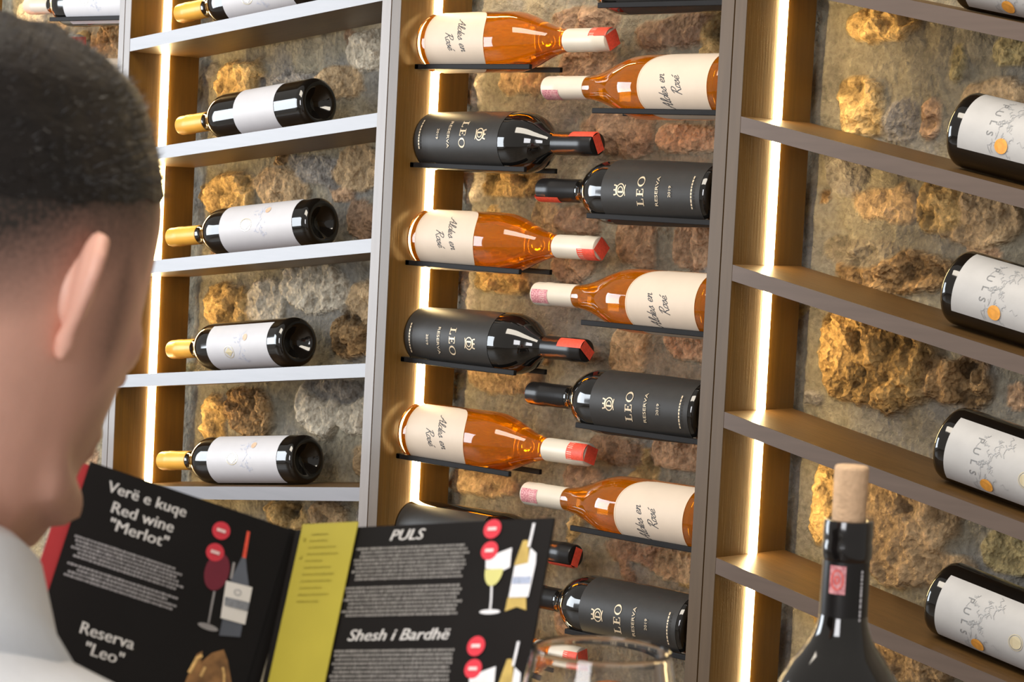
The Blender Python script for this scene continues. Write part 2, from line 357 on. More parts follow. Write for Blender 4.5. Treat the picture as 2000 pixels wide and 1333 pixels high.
    vo = nt.nodes.new('ShaderNodeTexVoronoi'); vo.inputs['Scale'].default_value = 150; nt.links.new(tc.outputs['Object'], vo.inputs['Vector'])
    ad = nt.nodes.new('ShaderNodeMath'); ad.operation = 'MULTIPLY_ADD'; nt.links.new(vo.outputs['Distance'], ad.inputs[0]); nt.links.new(A.outputs['Alpha'], ad.inputs[1]); nt.links.new(nz1.outputs['Fac'], ad.inputs[2])
    b = nt.nodes.new('ShaderNodeBump'); b.inputs['Strength'].default_value = .9; b.inputs['Distance'].default_value = .006
    nt.links.new(ad.outputs[0], b.inputs['Height']); nt.links.new(b.outputs[0], P.inputs['Normal'])
    me.materials.append(M_); o = bpy.data.objects.new('wall_back', me); COL.objects.link(o)
    tag(o, 'rough rubble stone wall behind the wine racks', 'wall', kind='structure')
    low = MB().box((x0, .004, 0), (x1, .05, z0)).build('wall_back', mat('rubble_base', (.22,.17,.11), .85, var=.3, scale=12, bump=.6))
    low.name = 'trim_1'; tag(low, 'stone base course of the wall down to the floor', 'wall', kind='structure')
stone_wall()
MB().box((-3.2, .0505, 0), (2.6, .12, 3.0)).build('trim_2', mat('plaster', (.30,.25,.19), .9, var=.12, scale=6, bump=.3)); tag(bpy.data.objects['trim_2'], 'plain plaster behind and around the rubble wall', 'wall', kind='structure')
fl = MB().box((-3.2, -4.6, -.05), (2.6, .0, 0)).build('floor', mat('floor_tiles', (.16,.13,.10), .45, var=.2, scale=4)); tag(fl, 'brown floor of the tasting room', 'floor', kind='structure')

# ------------------------------------------------------------------ the racks
D = .1383; PZ0, PZ1 = 0.0, 1.86
TL = math.tan(.1182); TR = -math.tan(.185)
def panel(name, x0, x1, par, band=None):
    p = MB().box((x0, -D+.0012, PZ0), (x1, 0, PZ1)).build(name, m_woodv, par)
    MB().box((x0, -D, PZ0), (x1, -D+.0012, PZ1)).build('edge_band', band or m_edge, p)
    return p
def shelf(xa, xb, za, slope, par, band):
    """a sloping board from xa (height za) to xb; 20 mm thick"""
    t = .0098; zb = za + slope*(xb-xa); vs = []
    def plank(y0, y1):
        return [(xa,y0,za-t),(xb,y0,zb-t),(xb,y1,zb-t),(xa,y1,za-t),(xa,y0,za+t),(xb,y0,zb+t),(xb,y1,zb+t),(xa,y1,za+t)]
    F = [(0,3,2,1),(4,5,6,7),(0,1,5,4),(1,2,6,5),(2,3,7,6),(3,0,4,7)]
    s = MB().add(plank(-D+.0016, -.001), F).build('shelf', m_woodh, par)
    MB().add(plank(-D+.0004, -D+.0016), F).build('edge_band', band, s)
def strip(x, segs, par):
    for a, b in segs:
        mb = MB(); n = 7; w = .0076; vs = []
        for z in (a, b):
            for k in range(n):
                u = -1 + 2*k/(n-1); vs.append((x + .0048*math.sqrt(max(0, 1-u*u))**.6, -.0672 + w*u, z))
        fs = [(k, k+1, n+k+1, n+k) for k in range(n-1)] + [tuple(range(n))[::-1], tuple(range(n, 2*n))]
        mb.add(vs, fs).build('light_strip', m_led, par, smooth=True, angle=60)
def shelf_rack(xl0, xl1, xr0, xr1, za, slope, idx, step, label, bv, bh):
    t = empty('wine_rack', ((xl0+xr1)/2, -D/2, 0)); tag(t, label, 'rack', 'wooden wine racks along the stone wall')
    before = set(COL.objects)
    panel('side_panel', xl0, xl1, None, bv); panel('side_panel', xr0, xr1, None, bv)
    zs = [za - i*step for i in idx]
    for z in zs: shelf(xl1, xr0, z, slope, None, bh)
    e = [PZ0+.05] + sorted(zs) + [PZ1]
    strip(xl1, [(a + (.0098 if a in zs else 0), b - (.0098 if b in zs else 0)) for a, b in zip(e, e[1:])], None)
    MB().box((xl0, -D, PZ1), (xr1, 0, PZ1+.018)).build('top_board', m_woodh, None)
    adopt(t, before); return t
def adopt(t, before):
    for o in set(COL.objects) - before:
        if o.parent is None and o is not t:
            o.parent = t; o.matrix_parent_inverse = Matrix.Translation(-t.location)
ZL, SL = 1.31 + .10368, .17604
ZR, SR = 1.31 + .1809, .18
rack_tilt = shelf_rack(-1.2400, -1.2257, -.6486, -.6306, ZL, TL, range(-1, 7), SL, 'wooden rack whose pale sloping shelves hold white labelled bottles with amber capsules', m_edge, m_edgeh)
rack_slope = shelf_rack(-.0176, 0.0, .640, .658, ZR, TR, range(-1, 7), SR, 'wooden rack with brown shelves sloping steeply under burgundy bottles, behind the corked bottle', m_edgeb, m_edgebh)

RODY = (-.105, -.045)
def rail_rack(xl0, xl1, xr0, xr1, ra, rb, label, bv):
    t = empty('wine_rack', ((xl0+xr1)/2, -D/2, 0)); tag(t, label, 'rack', 'wooden wine racks along the stone wall'); before = set(COL.objects)
    panel('side_panel', xl0, xl1, None, bv); panel('side_panel', xr0, xr1, None, bv)
    strip(xl1, [(PZ0+.05, PZ1)], None)
    def holder(xa, xb, xw, z):
        mb = MB()
        for y in RODY: mb.box((xa, y-.0028, z-.0035), (xb, y+.0028, z+.0035))
        mb.box((xw-.004, RODY[0]-.0028, z-.0035), (xw+.004, RODY[1]+.0028, z+.0035))
        mb.build('bottle_holder', m_rail, None, bevel=.0008)
    for z in ra: holder(xl1+.0008, xl1+.2225, xl1+.0048, z)
    for z in rb: holder(xr0-.2325, xr0-.0008, xr0-.0048, z)
    MB().box((xl0, -D, PZ1), (xr1, 0, PZ1+.018)).build('top_board', m_woodh, None)
    adopt(t, before); return t
RA = [1.31 + z for z in (.0728, -.0640, -.2010, -.3370, -.4740, -.6110, -.7480)]
RB = [1.31 + z for z in (.1520, .0160, -.1205, -.2600, -.3950, -.5310, -.6680, -.8050)]
rack_rail = rail_rack(-.6284, -.6104, -.0392, -.0196, RA, RB, 'wooden rack with black metal holders under amber and black bottles', m_edgeb)
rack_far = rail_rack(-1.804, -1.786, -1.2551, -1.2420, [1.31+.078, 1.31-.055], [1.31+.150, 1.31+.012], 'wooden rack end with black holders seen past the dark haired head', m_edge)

# ------------------------------------------------------------------ bottles (local +Z runs from base to neck, the label faces +X)
def base_keys(r, punt=.018): return [(.004, punt), (r*.35, punt*.75), (r*.62, .004), (r*.74, 0.0), (r*.86, .0004), (r*.965, .004)]
def glass_body(name, keys, r, m_, par, n=48):
    pr = base_keys(r) + smooth_prof(keys, 70)
    o = MB().lathe(pr, n).build(name, m_, par, smooth=True, angle=50); return o
def seal_mesh(R, zend, length, half, m_, name, par, endcap=True, stamp=None):
    mb = MB(); rad = lambda z: R
    wrap_patch(mb, rad, -half, half, zend-length, zend-.0012, .0005, 12, 3)
    if endcap:        # the strip folds over the closed end
        w = R*math.sin(half); vs = []; n = 8
        for i in range(n+1):
            x = R*math.cos(half)*.98 - (R*math.cos(half)+R*.70)*i/n; vs += [(x, -w, zend+.0007), (x, w, zend+.0007)]
        mb.add(vs, [(2*i, 2*i+1, 2*i+3, 2*i+2) for i in range(n)])
        vs = []
        for k in range(9):
            a = -half+2*half*k/8; vs += [((R+.0005)*math.cos(a), (R+.0005)*math.sin(a), zend-.0014), (R*.98*math.cos(a), R*.98*math.sin(a), zend+.0007)]
        mb.add(vs, [(2*k, 2*k+2, 2*k+3, 2*k+1) for k in range(8)])
    return mb.build(name, m_, par, smooth=True, angle=40)

def proto_rose(stamp=False):
    t = empty('rose_wine_bottle'); R = .0420
    keys = [(R, .008), (R, .150), (.0405, .168), (.0345, .190), (.0262, .212), (.0195, .232), (.0158, .250), (.0148, .262), (.0148, .322)]
    pr = base_keys(R) + smooth_prof(keys, 70); cut = [p for p in pr[6:] if p[1] <= .0125]
    MB().lathe([(.0005, .0126)] + [p for p in pr if p[1] > .0125 and p not in pr[:6]], 48, cap0=True).build('wine_filled_glass', m_rose, t, smooth=True, angle=50)
    MB().lathe(pr[:6] + cut + [(R, .0122), (.0005, .0123)], 48).build('glass_base', m_rose if stamp else m_base, t, smooth=True, angle=50)
    cap = MB().lathe([(.0156,.256),(.0158,.258),(.0158,.302),(.0163,.304),(.0163,.312),(.0158,.314),(.0158,.328),(.0150,.3305),(.0120,.3315)], 36).build('capsule', m_cap_c, t, smooth=True, angle=40)
    if stamp: seal_mesh(.0158, .3290, .030, .62, m_pink, 'tax_seal', cap, endcap=False)
    else:
        seal_mesh(.0158, .3324, .030, .80, m_red, 'tax_seal', cap)
    A = 1.36; arch = lambda u: .094 + .042*math.sqrt(max(0, 1-abs(u)**2.3)); foot = lambda u: .0215 + .007*max(0, (abs(u)-.75)/.25)**2
    mb = MB(); wrap_patch(mb, lambda z: R, -A, A, foot, arch, .0004, 44, 8); lab = mb.build('label', m_lab_c, t, smooth=True)
    mb = MB()
    wrap_patch(mb, lambda z: R, -A, A, lambda u: arch(u)-.0016, arch, .0007, 44, 1); wrap_patch(mb, lambda z: R, -A, A, foot, lambda u: foot(u)+.0014, .0007, 44, 1)
    for s in (-1, 1): wrap_patch(mb, lambda z: R, s*A, s*(A-.04), lambda u: .028, lambda u: .095, .0007, 1, 4)
    mb.build('label_rim', m_rim_c, lab, smooth=True)
    for word, dx, dy in (("Aldes en", -.034, .006), ('Rosé', -.014, -.012)):
        st, wd = script_word(word, .0068, .0011); sh = []; mb = MB()
        for vs, fs in st: sh.append(([(dx + p[0]*1.0, dy + p[1] + p[0]*.30 - .006) for p in vs], fs))
        put_cyl(mb, sh, R, 0, .079); mb.build('lettering', m_ink, lab)
    return t

def proto_black():
    t = empty('black_label_wine_bottle'); R = .0422
    keys = [(R*.955, .008), (R, .10), (R, .186), (.0395, .200), (.0320, .216), (.0220, .228), (.0158, .238), (.0148, .250), (.0148, .300)]
    glass_body('glass_body', keys, R*.955, m_dark, t)
    rad = prof_fun(smooth_prof(keys, 70))
    cap = MB().lathe([(.0153,.244),(.0156,.246),(.0156,.288),(.0162,.290),(.0162,.300),(.0156,.302),(.0156,.3130),(.0148,.3155),(.0118,.3165)], 36).build('capsule', m_foil_k, t, smooth=True, angle=40)
    seal_mesh(.0158, .3173, .042, .46, m_red, 'tax_seal', cap)
    mb = MB(); wrap_patch(mb, rad, -1.45, 1.45, .009, .172, .0004, 40, 8); lab = mb.build('label', m_lab_k, t, smooth=True)
    mb = MB(); h = .0105; sh = [([(x, y+.105) for x, y in vs], fs) for vs, fs in serif_letters('LEO', .0115)]
    sh = [([(x*1.25, y) for x, y in vs], fs) for vs, fs in sh]
    # emblem: an ornate D in a crowned shield frame
    em = [ring2(0, 0, .0088, .0072, .0014), rect2(-.0035, -.0045, -.0012, .0045)]
    em.append(ribbon([(-.0025,.0042)] + arc(-.001, 0, .0052, .0042, 88, -88) + [(-.0025,-.0042)], .0013))
    for x in (-.0062, 0, .0062): em.append(ribbon([(x*.8, .0062), (x, .0098)], .0016)); em.append(disc2(x, .0105, .0011, n=10))
    em.append(ribbon([(-.006,.0068),(0,.0082),(.006,.0068)], .0014)); em.append(ribbon([(-.007,-.0078),(0,-.0066),(.007,-.0078)], .0012))
    eb_ = MB(); put_cyl(eb_, [([(x, y+.138) for x, y in vs], fs) for vs, fs in em], R, 0, 0, .0009); eb_.build('emblem', m_gold, lab)
    for body, z, sz, sx in (('RESERVA', .0775, .0068, 1.45), ('2019', .056, .0058, 1.3)):
        vs, fs = text_polys(body, sz, sx=sx); lm = MB(); put_cyl(lm, [([(x, y+z) for x, y in vs], fs)], R, 0, 0, .0009); lm.build('lettering', m_gold, lab)
    mb = MB(); put_cyl(mb, sh, R, 0, 0, .0009); mb.build('lettering', m_gold, lab); sh = []; mb = MB()
    x = -.021
    while x < .021:                                     # the fine line along the label's foot
        w = random.uniform(.0016, .0045); sh.append(rect2(x, .0195, x+w, .0215)); x += w+.0011
    put_cyl(mb, sh, R, 0, 0, .0009); mb.build('fine_print', m_gold, lab)
    return t

def burgundy_label(t, R, rad, m_lab, z0, z1, A, printed, pale=False):
    mb = MB(); wrap_patch(mb, rad, -A, A, z0, z1, .0004, 40, 6); lab = mb.build('label', m_lab, t, smooth=True)
    if not printed: return lab
    rr = random.Random(3); sh = []
    zt = z0 + .040
    for ch, x in zip('PULS', (-.022, -.009, .004, .0165)):
        vs, fs = text_polys(ch, .0125); sh.append(([(a+x, b+zt) for a, b in vs], fs))
    mb = MB(); put_cyl(mb, sh, R, 0, 0, .0008); mb.build('lettering', m_ink_t, lab); sh = []
    for k in range(46):                                  # the loose pencil drawing across the label
        x = rr.uniform(-.034, .030); z = z0 + .062 + rr.gauss(0, .011); p = [(x, z)]
        for j in range(5): p.append((p[-1][0]+rr.uniform(-.004, .005), p[-1][1]+rr.uniform(-.004, .004)))
        sh.append(ribbon(p, rr.uniform(.0004, .0009)))
    mb = MB(); put_cyl(mb, sh, R, 0, 0, .0008); mb.build('printed_sketch', m_ink_g, lab)
    mb = MB(); put_cyl(mb, [disc2(.0275, z0+.059, .0086)], R, 0, 0, .0014); mb.build('printed_sun', m_orange, lab)
    mb = MB(); put_cyl(mb, [disc2(.004, z0+.110, .0075), ring2(.004, z0+.110, .0095, .0095, .0008)], R, 0, 0, .0010); mb.build('foil_medal', m_spot, lab)
    return lab

def proto_burgundy():
    t = empty('burgundy_wine_bottle'); R = .0440
    keys = [(R, .008), (R, .165), (.0425, .185), (.0340, .215), (.0240, .245), (.0170, .268), (.0150, .285), (.0148, .320)]
    glass_body('glass_body', keys, R, m_dark, t)
    cap = MB().lathe([(.0155,.270),(.0157,.272),(.0157,.318),(.0150,.3210),(.0120,.322)], 36).build('capsule', m_cap_y, t, smooth=True, angle=40)
    burgundy_label(t, R, lambda z: R, m_lab_g, .020, .155, .94, True)
    return t

def proto_amber(short=False, printed=True):
    t = empty('amber_capsule_wine_bottle'); R = .0370
    keys = [(R, .008), (R, .205), (.0355, .219), (.0285, .234), (.0195, .245), (.0148, .256), (.0140, .270), (.0140, .320)]
    glass_body('glass_body', keys, R, m_dark, t)
    cap = MB().lathe([(.0147,.266),(.0149,.268),(.0149,.305),(.0154,.307),(.0154,.316),(.0149,.318),(.0149,.3305),(.0142,.3330),(.0112,.334)], 36).build('capsule', m_cap_y, t, smooth=True, angle=40)
    z0, z1 = (.062, .158) if short else (.030, .186)
    mb = MB(); wrap_patch(mb, lambda z: R, -1.25, 1.25, z0, z1, .0004, 36, 6); lab = mb.build('label', m_lab_w, t, smooth=True)
    if not short:
        mb = MB(); put_cyl(mb, [([(0,.118),(.007,.128),(0,.138),(-.007,.128)], [(0,1,2,3)]), ring2(0, .128, .0095, .0125, .0009)], R, 0, 0, .0009); mb.build('foil_medal', m_spot, lab)
        mb = MB(); put_cyl(mb, [disc2(.021, .086, .0052)], R, 0, 0, .0009); mb.build('printed_sun', m_tan, lab)
        rr = random.Random(5); sh = []
        for k in range(22):
            x = rr.uniform(-.02, .028); z = .098 + rr.gauss(0, .006); p = [(x, z)]
            for j in range(4): p.append((p[-1][0]+rr.uniform(-.003, .004), p[-1][1]+rr.uniform(-.003, .003)))
            sh.append(ribbon(p, .0006))
        mb = MB(); put_cyl(mb, sh, R, 0, 0, .0008); mb.build('printed_sketch', m_blue, lab)
    return t

def place(root, base, axis, roll=0.0, seal=None, label=None, group=None, cat='bottle'):
    """base: centre of the bottle's foot; axis: towards the neck; roll turns the label about the axis (0 = facing the room)"""
    A = Vector(axis).normalized(); G = Vector((0, -1, 0)); G = (G - A*G.dot(A)).normalized()
    G = Matrix.Rotation(roll, 3, A) @ G; Yv = A.cross(G)
    M_ = Matrix.Identity(4)
    for i in range(3): M_[i][0], M_[i][1], M_[i][2], M_[i][3] = G[i], Yv[i], A[i], base[i]
    root.matrix_world = M_; root.rotation_mode = 'XYZ'
    tag(root, label, cat, group)
    if seal is not None:
        for p in root.children:
            for q in p.children:
                if q.name.startswith('tax_seal'): q.rotation_euler = (0, 0, seal)
    return root

PROTO = {}
USED = {}
def get(kind):
    if kind not in PROTO:
        PROTO[kind] = {'rose': proto_rose, 'rose_stamp': lambda: proto_rose(True), 'black': proto_black, 'burg': proto_burgundy, 'amber': proto_amber, 'amber_short': lambda: proto_amber(True)}[kind]()
        return PROTO[kind]
    return copy_tree(PROTO[kind])

rod_h = lambda R: math.sqrt((R+.0034)**2 - .030**2)
GA = 'bottles lying base first against the light strip'; GB = 'bottles lying base first against the brown post'
HX = 1  # neck towards +X
seq = [('rose','amber rosé bottle topmost against the light strip, cream neck over stone, red sealed tip', .05, -1.1),
       ('black','black labelled bottle between the first and second amber bottles by the light strip', -.22, -.85),
       ('rose','amber rosé bottle second from the top against the light strip, between two black bottles', -.03, .9),
       ('black','black labelled bottle between the second and third amber bottles by the light strip', .05, -.75),
       ('rose','amber rosé bottle third from the top against the light strip, just above the menu', .02, -.35),
       ('black','black labelled bottle by the light strip, half hidden behind the open menu', .35, .85),
       ('rose','amber rosé bottle hidden by the menu, its capsule seen through the wine glass', .1, .1)]
for (kind, lab, roll, seal), z in zip(seq, RA):
    R = .042; b = (-.6040, -.075, z + rod_h(R)); place(get(kind), b, (1, 0, .011), roll, seal, lab, GA)
seq = [('black','black labelled bottle cut off by the top of the picture above the rosé', 0, .6),
       ('rose_stamp','amber rosé bottle against the brown post, topmost with a whole arched label showing', .02, -.85),
       ('black','black labelled bottle against the brown post, between the first two arched cream labels', .06, -1.15),
       ('rose_stamp','amber rosé bottle against the brown post, second arched cream label from the top', 0, -.2),
       ('black','black labelled bottle against the brown post, between the second and third arched cream labels', .04, 2.6),
       ('rose_stamp','amber rosé bottle against the brown post, third arched cream label, beside the menu corner', 0, -.05),
       ('black','black labelled bottle against the brown post, lowest of its column, behind the wine glass rim', .0, 2.2),
       ('rose_stamp','amber rosé bottle lying under the lowest black bottle, behind the wine glass bowl', 0, .3)]
for (kind, lab, roll, seal), z in zip(seq, RB):
    R = .042; L = .334 if kind == 'rose_stamp' else .318
    place(get(kind), (-.386 + L, -.075, z + rod_h(R)), (-1, 0, -.011), roll, seal, lab, GB)

GL = 'white labelled bottles on the pale sloping shelves'
lefts = [(0, 'amber', -.845, .0, -.2, 'white labelled bottle on the topmost visible pale shelf, cut by the picture edge'),
         (1, 'amber_short', -.834, .02, 0, 'dark bottle with a short plain white label, on the shelf beside the hair'),
         (2, 'amber', -.829, -.07, .12, 'white labelled bottle beside the man\'s ear, capsule touching the light strip'),
         (3, 'amber', -.846, .075, -.28, 'white labelled bottle level with the man\'s jaw, dark strip above its label'),
         (4, 'amber', -.834, -.04, .10, 'white labelled bottle on the shelf just above the open menu')]
for i, kind, xb, yaw, roll, lab in lefts:
    R = .037; n = math.cos(.1182)
    z = ZL - i*SL + TL*(xb + 1.2257) + .0098/n + (R+.0004)/n
    ax = Vector((-math.cos(yaw), math.sin(yaw), 0)); ax.z = -TL*math.cos(yaw)
    place(get(kind), (xb, -.080 - .16*yaw, z), ax, roll, None, lab, GL)

GR = 'bottles on the steeply sloping brown shelves'
for i, xb, roll, lab in [(0, .275, .15, 'burgundy bottle at the topmost brown shelf, only its label foot showing'),
                         (1, .2800, -.5, 'burgundy bottle with an orange sun on the label, highest one shown whole'),
                         (2, .2850, -.38, 'burgundy bottle level with the big porous golden stone'),
                         (3, .2880, -.02, 'burgundy bottle on the shelf crossing behind the bare cork'),
                         (4, .2890, .02, 'burgundy bottle on the lowest brown shelf, beside the corked bottle neck')]:
    R = .0440; n = math.cos(.185)
    z = ZR - i*SR + TR*xb + .0098/n + (R+.0004)/n
    place(get('burg'), (xb + .0, -.074, z), (1, 0, TR), roll, None, lab, GR)

# bottles of the rack beyond the head
GF = 'bottles in the rack beyond the head'
t = proto_amber(False); t.name = 'white_label_wine_bottle'
for p in t.children:
    if p.name.startswith('capsule'): p.data.materials[0] = m_cap_c
place(t, (-1.259, -.075, 1.31+.150+rod_h(.037)), (-1, 0, 0), .1, None, 'white labelled bottle with a cream capsule, above the man\'s hair', GF)
place(get('rose'), (-1.7765, -.075, 1.31+.078+rod_h(.042)), (1, 0, 0), 0, .1, 'rosé bottle with red sealed tip peeping over the hair, under the white label', GF)
place(get('rose'), (-1.262, -.075, 1.31+.012+rod_h(.042)), (-1, 0, 0), 0, .5, 'rosé bottle mostly hidden by the hair beside the pale post', GF)

# ------------------------------------------------------------------ table, open bottle, glass
TZ = .72
t = empty('tasting_table', (.95, -1.2, 0)); tag(t, 'dark wooden tasting table under the wine glass and the corked bottle', 'table')
m_table = mat('table_wood', (.16, .09, .045), .35, var=.2, scale=8, stretch=(1, 8, 8))
def child(mb, name, m_, par, **k):
    o = mb.build(name, m_, par, **k); o.matrix_parent_inverse = Matrix.Translation(-par.location); return o
child(MB().box((.40, -1.56, TZ-.03), (1.50, -.86, TZ)), 'table_top', m_table, t, bevel=.004)
for x in (.46, 1.44):
    for y in (-1.50, -.92): child(MB().box((x-.03, y-.03, 0), (x+.03, y+.03, TZ-.03)), 'leg', m_table, t)

def open_bottle(x, y):
    t = empty('corked_wine_bottle', (x, y, TZ)); tag(t, 'open dark wine bottle on the table, bare cork pushed in its neck', 'bottle')
    R = .0390; H = .3084
    keys = [(R, .006), (R, .190), (.0375, .204), (.0290, .221), (.0200, .233), (.0152, .246), (.0143, .256), (.0138, .300), (.0138, H-.004)]
    g = glass_body('glass_body', keys, R, m_dark, t)
    MB().lathe([(.0146,.247),(.0147,.249),(.0143,H-.0235)], 40, cap0=False, cap1=False).build('capsule', m_foil_k, t, smooth=True)
    MB().lathe([(.0142,H-.025),(.0152,H-.023),(.0153,H-.016),(.0148,H-.0135),(.0150,H-.011),(.0150,H-.003),(.0144,H-.0005),(.0130,H),(.0106,H-.001),(.0104,H-.006)], 40, cap0=False).build('lip_ring', mat('shiny_black_lip', (.008,.007,.007), .12, var=.1, coat=.5), t, smooth=True, angle=50)
    mb = MB().lathe([(.0098,H-.02),(.0102,H-.002),(.0104,H+.030),(.0099,H+.0322),(.0090,H+.0328)], 32)
    mb.build('cork', mat('cork', (.60,.40,.24), .8, var=.12, scale=160, bump=.4, bscale=420), t, smooth=True, angle=50)
    # towards the viewer: direction of camera round the neck
    a = math.atan2(CAM_P.y - y, CAM_P.x - x)
    mb = MB(); wrap_patch(mb, lambda z: .0145, a-.68, a+.02, H-.0440, H-.0268, .0003, 10, 3)
    st = mb.build('neck_stamp', m_pink, t, smooth=True)
    mb = MB(); put_cyl(mb, [ring2(-.0048, 0, .0038, .0062, .0007)], .0145, a, H-.0354, .0005); put_cyl(mb, [ring2(-.0048, 0, .0016, .0026, .0007), ribbon([(-.0075,-.0045),(-.002,-.0045)], .0006)], .0145, a, H-.0354, .0005)
    mb.build('stamp_print', m_red, st)
    mb = MB(); z = H-.030; rr = random.Random(4)
    while z > H-.066:
        h = rr.uniform(.0012, .003); put_cyl(mb, [rect2(.0098, -h/2, .0112, h/2)], .0145, a, z, .0004); z -= h + .0007
    mb.build('lettering', m_lab_w, t)
    return t
open_bottle(.9851, -1.2399)

def wine_glass(x, y, H):
    t = empty('wine_glass', (x, y, TZ)); tag(t, 'empty stemmed wine glass standing in front of the menu corner', 'glass')
    m_ = mat('clear_glass', (.98,.98,.98), .0, var=.005, trans=1.0, ior=1.45)
    out = smooth_prof([(.0045, .105), (.020, .111), (.038, .128), (.0480, .155), (.0490, .175), (.0450, .210), (.0385, H-.012), (.0360, H-.0006)], 60)
    inn = [(max(r-.0011, .0005), z+.0012 if r > .01 else z+.004) for r, z in out]
    prof = [(.0355, .0), (.0362, .0008), (.034, .0022), (.016, .005), (.0062, .010), (.0042, .020), (.0037, .05), (.0038, .085), (.0042, .1035)] + out[1:] + [(.03555, H+.0002)] + [(r, min(z, H-.0004)) for r, z in inn[::-1][:-2]] + [(.006, .113), (.0006, .1124)]
    MB().lathe(prof, 72).build('glass_vessel', m_, t, smooth=True, angle=70)
    return t
wine_glass(1.0151, -1.4933, .9805 - TZ)

# ------------------------------------------------------------------ the open menu
S0 = Vector((.7661, -1.4941, 1.0096)); SD = Vector((.153, -.4313, -.8891)).normalized()
UL = Vector((.5056, .8072, -.3046)).normalized(); UL = (UL - SD*UL.dot(SD)).normalized(); WL = .1245; OL = S0 - UL*WL
UR = Vector((.1785, .0379, .0287)).normalized(); WR = .1830; SDR = (SD - UR*SD.dot(UR)).normalized()
MH = .30
menu = empty('wine_menu', tuple(S0 + SD*MH)); tag(menu, 'open black wine menu with a yellow leaf held in front of the man', 'menu')
m_page = mat('black_page', (.007, .006, .006), .40, var=.15, scale=20, spec=.22)
m_white = mat('white_print', (.80, .79, .78), .5, var=.03)
m_greyp = mat('grey_print', (.30, .29, .30), .5, var=.12, scale=300)
def frame(o, u, s):
    n = u.cross(s)                         # away from the reader
    if n.dot(CAM_P - o) > 0: n = -n
    return lambda a, b, h=0.0: o + u*a + s*b - n*h
FL = frame(OL, UL, SD); FR = frame(S0, UR, SDR)
def slab(F, a0, a1, b0, b1, h0, h1, name, m_, par=menu, bevel=.0):
    vs = [F(a, b, h) for h in (h0, h1) for a, b in ((a0,b0),(a1,b0),(a1,b1),(a0,b1))]
    return child(MB().add(vs, [(0,1,2,3),(7,6,5,4),(0,4,5,1),(1,5,6,2),(2,6,7,3),(3,7,4,0)]), name, m_, menu, bevel=bevel)
def prints(F, shapes, name, m_, h=.0004, par=None):
    mb = MB()
    for vs, fs in shapes: mb.add([F(x, y, h) for x, y in vs], fs)
    o = mb.build(name, m_, par or menu); o.matrix_parent_inverse = Matrix.Translation(-menu.location); return o
def words(body, cx, cy, cap, width, shear=0, bold=.00016):
    vs, fs = text_polys(body, 1.0, shear=shear)
    xs = [v[0] for v in vs]; w = max(xs)-min(xs); mx = (max(xs)+min(xs))/2
    e, _ = text_polys('H', 1.0); ys = [v[1] for v in e]; ch = max(ys)-min(ys); my = (max(ys)+min(ys))/2
    k = len(vs); P_ = [((x-mx)*width/w + cx, -(y-my)*cap/ch + cy) for x, y in vs]
    return [(x-bold, y) for x, y in P_] + [(x+bold, y+bold*.4) for x, y in P_], fs + [tuple(i+k for i in f) for f in fs]
def paragraph(x0, x1, y0, y1, rows, rr, ragged=.0, size=.62):
    out = []; step = (y1-y0)/rows
    for k in range(rows):
        y = y0 + (k+.5)*step; a = x0 + ragged*rr.random()*(k % 3 > 0); b = x1 - ragged*rr.random()
        x = a
        while x < b - .0008:
            w = min(rr.uniform(.0007, .0022), b-x); h = step*size*rr.uniform(.75, 1.1)
            out.append(rect2(x, y-h/2, x+w, y+h/2)); x += w + rr.uniform(.0003, .0006)
    return out
rr = random.Random(8)
# left page
pl = slab(FL, 0, WL, 0, MH, -.0016, 0, 'left_page', m_page); 
slab(FL, -.0095, WL-.004, .0015, MH, -.0046, -.0026, 'red_cover', mat('red_cover', (.36, .018, .022), .45, var=.06, coat=.2))
slab(FL, WL-.001, WL+.008, -.001, MH, -.006, -.0012, 'spine', m_page)
for w_ in (('Verë e kuqe', .0380, .0104, .0064, .0480), ('Red wine', .0388, .0215, .0066, .0375), ('"Merlot"', .0392, .0312, .0066, .0352),
           ('Reserva', .0397, .0938, .0068, .0318), ('"Leo"', .0408, .1042, .0068, .0225)): prints(FL, [words(*w_)], 'heading', m_white)
prints(FL, paragraph(.0045, .0730, .0436, .0570, 6, rr, .007), 'paragraph', m_greyp)
prints(FL, paragraph(.0052, .0735, .0598, .0690, 4, rr, .009), 'paragraph', m_greyp)
def badge(F, x, y, r):
    o = prints(F, [disc2(x, y, r)], 'red_badge', m_badge, .0005); prints(F, [rect2(x-r*.5, y-r*.18, x+r*.5, y+r*.18)], 'badge_print', m_badge_w, .0008); return o
m_badge = mat('red_badge_print', (.66, .035, .06), .45, var=.05); m_badge_w = mat('pale_badge_print', (.85, .60, .60), .5, var=.2, scale=700)
badge(FL, .0848, .0144, .0054); badge(FL, .0850, .0279, .0054)
m_wine = mat('wine_red_print', (.16, .012, .03), .4, var=.1)
prints(FL, [arc2 for arc2 in [(arc(.0893, .0385, .0072, .0115, 0, 360, 24)[:-1], [tuple(range(24))])]], 'printed_wine_bowl', m_wine)
prints(FL, [ribbon([(.0912,.050),(.0922,.060),(.0932,.0690)], .0011), (arc(.0935, .0712, .0062, .0018, 0, 360, 20)[:-1], [tuple(range(20))]), ribbon([(.0975,.030),(.0985,.040)], .0014)], 'printed_glass_stem', mat('dim_silver_print', (.33,.32,.33), .4, var=.2))
prints(FL, [([(.0996,.0095),(.1014,.0095),(.1035,.0255),(.1012,.0255)], [(0,1,2,3)])], 'printed_bottle_neck', m_red)
prints(FL, [([(.1010,.0255),(.1035,.0255),(.1060,.032),(.1100,.041),(.1134,.071),(.1012,.074),(.0985,.041),(.1000,.031)], [tuple(range(8))])], 'printed_bottle', mat('slate_print', (.10,.115,.15), .4, var=.2))
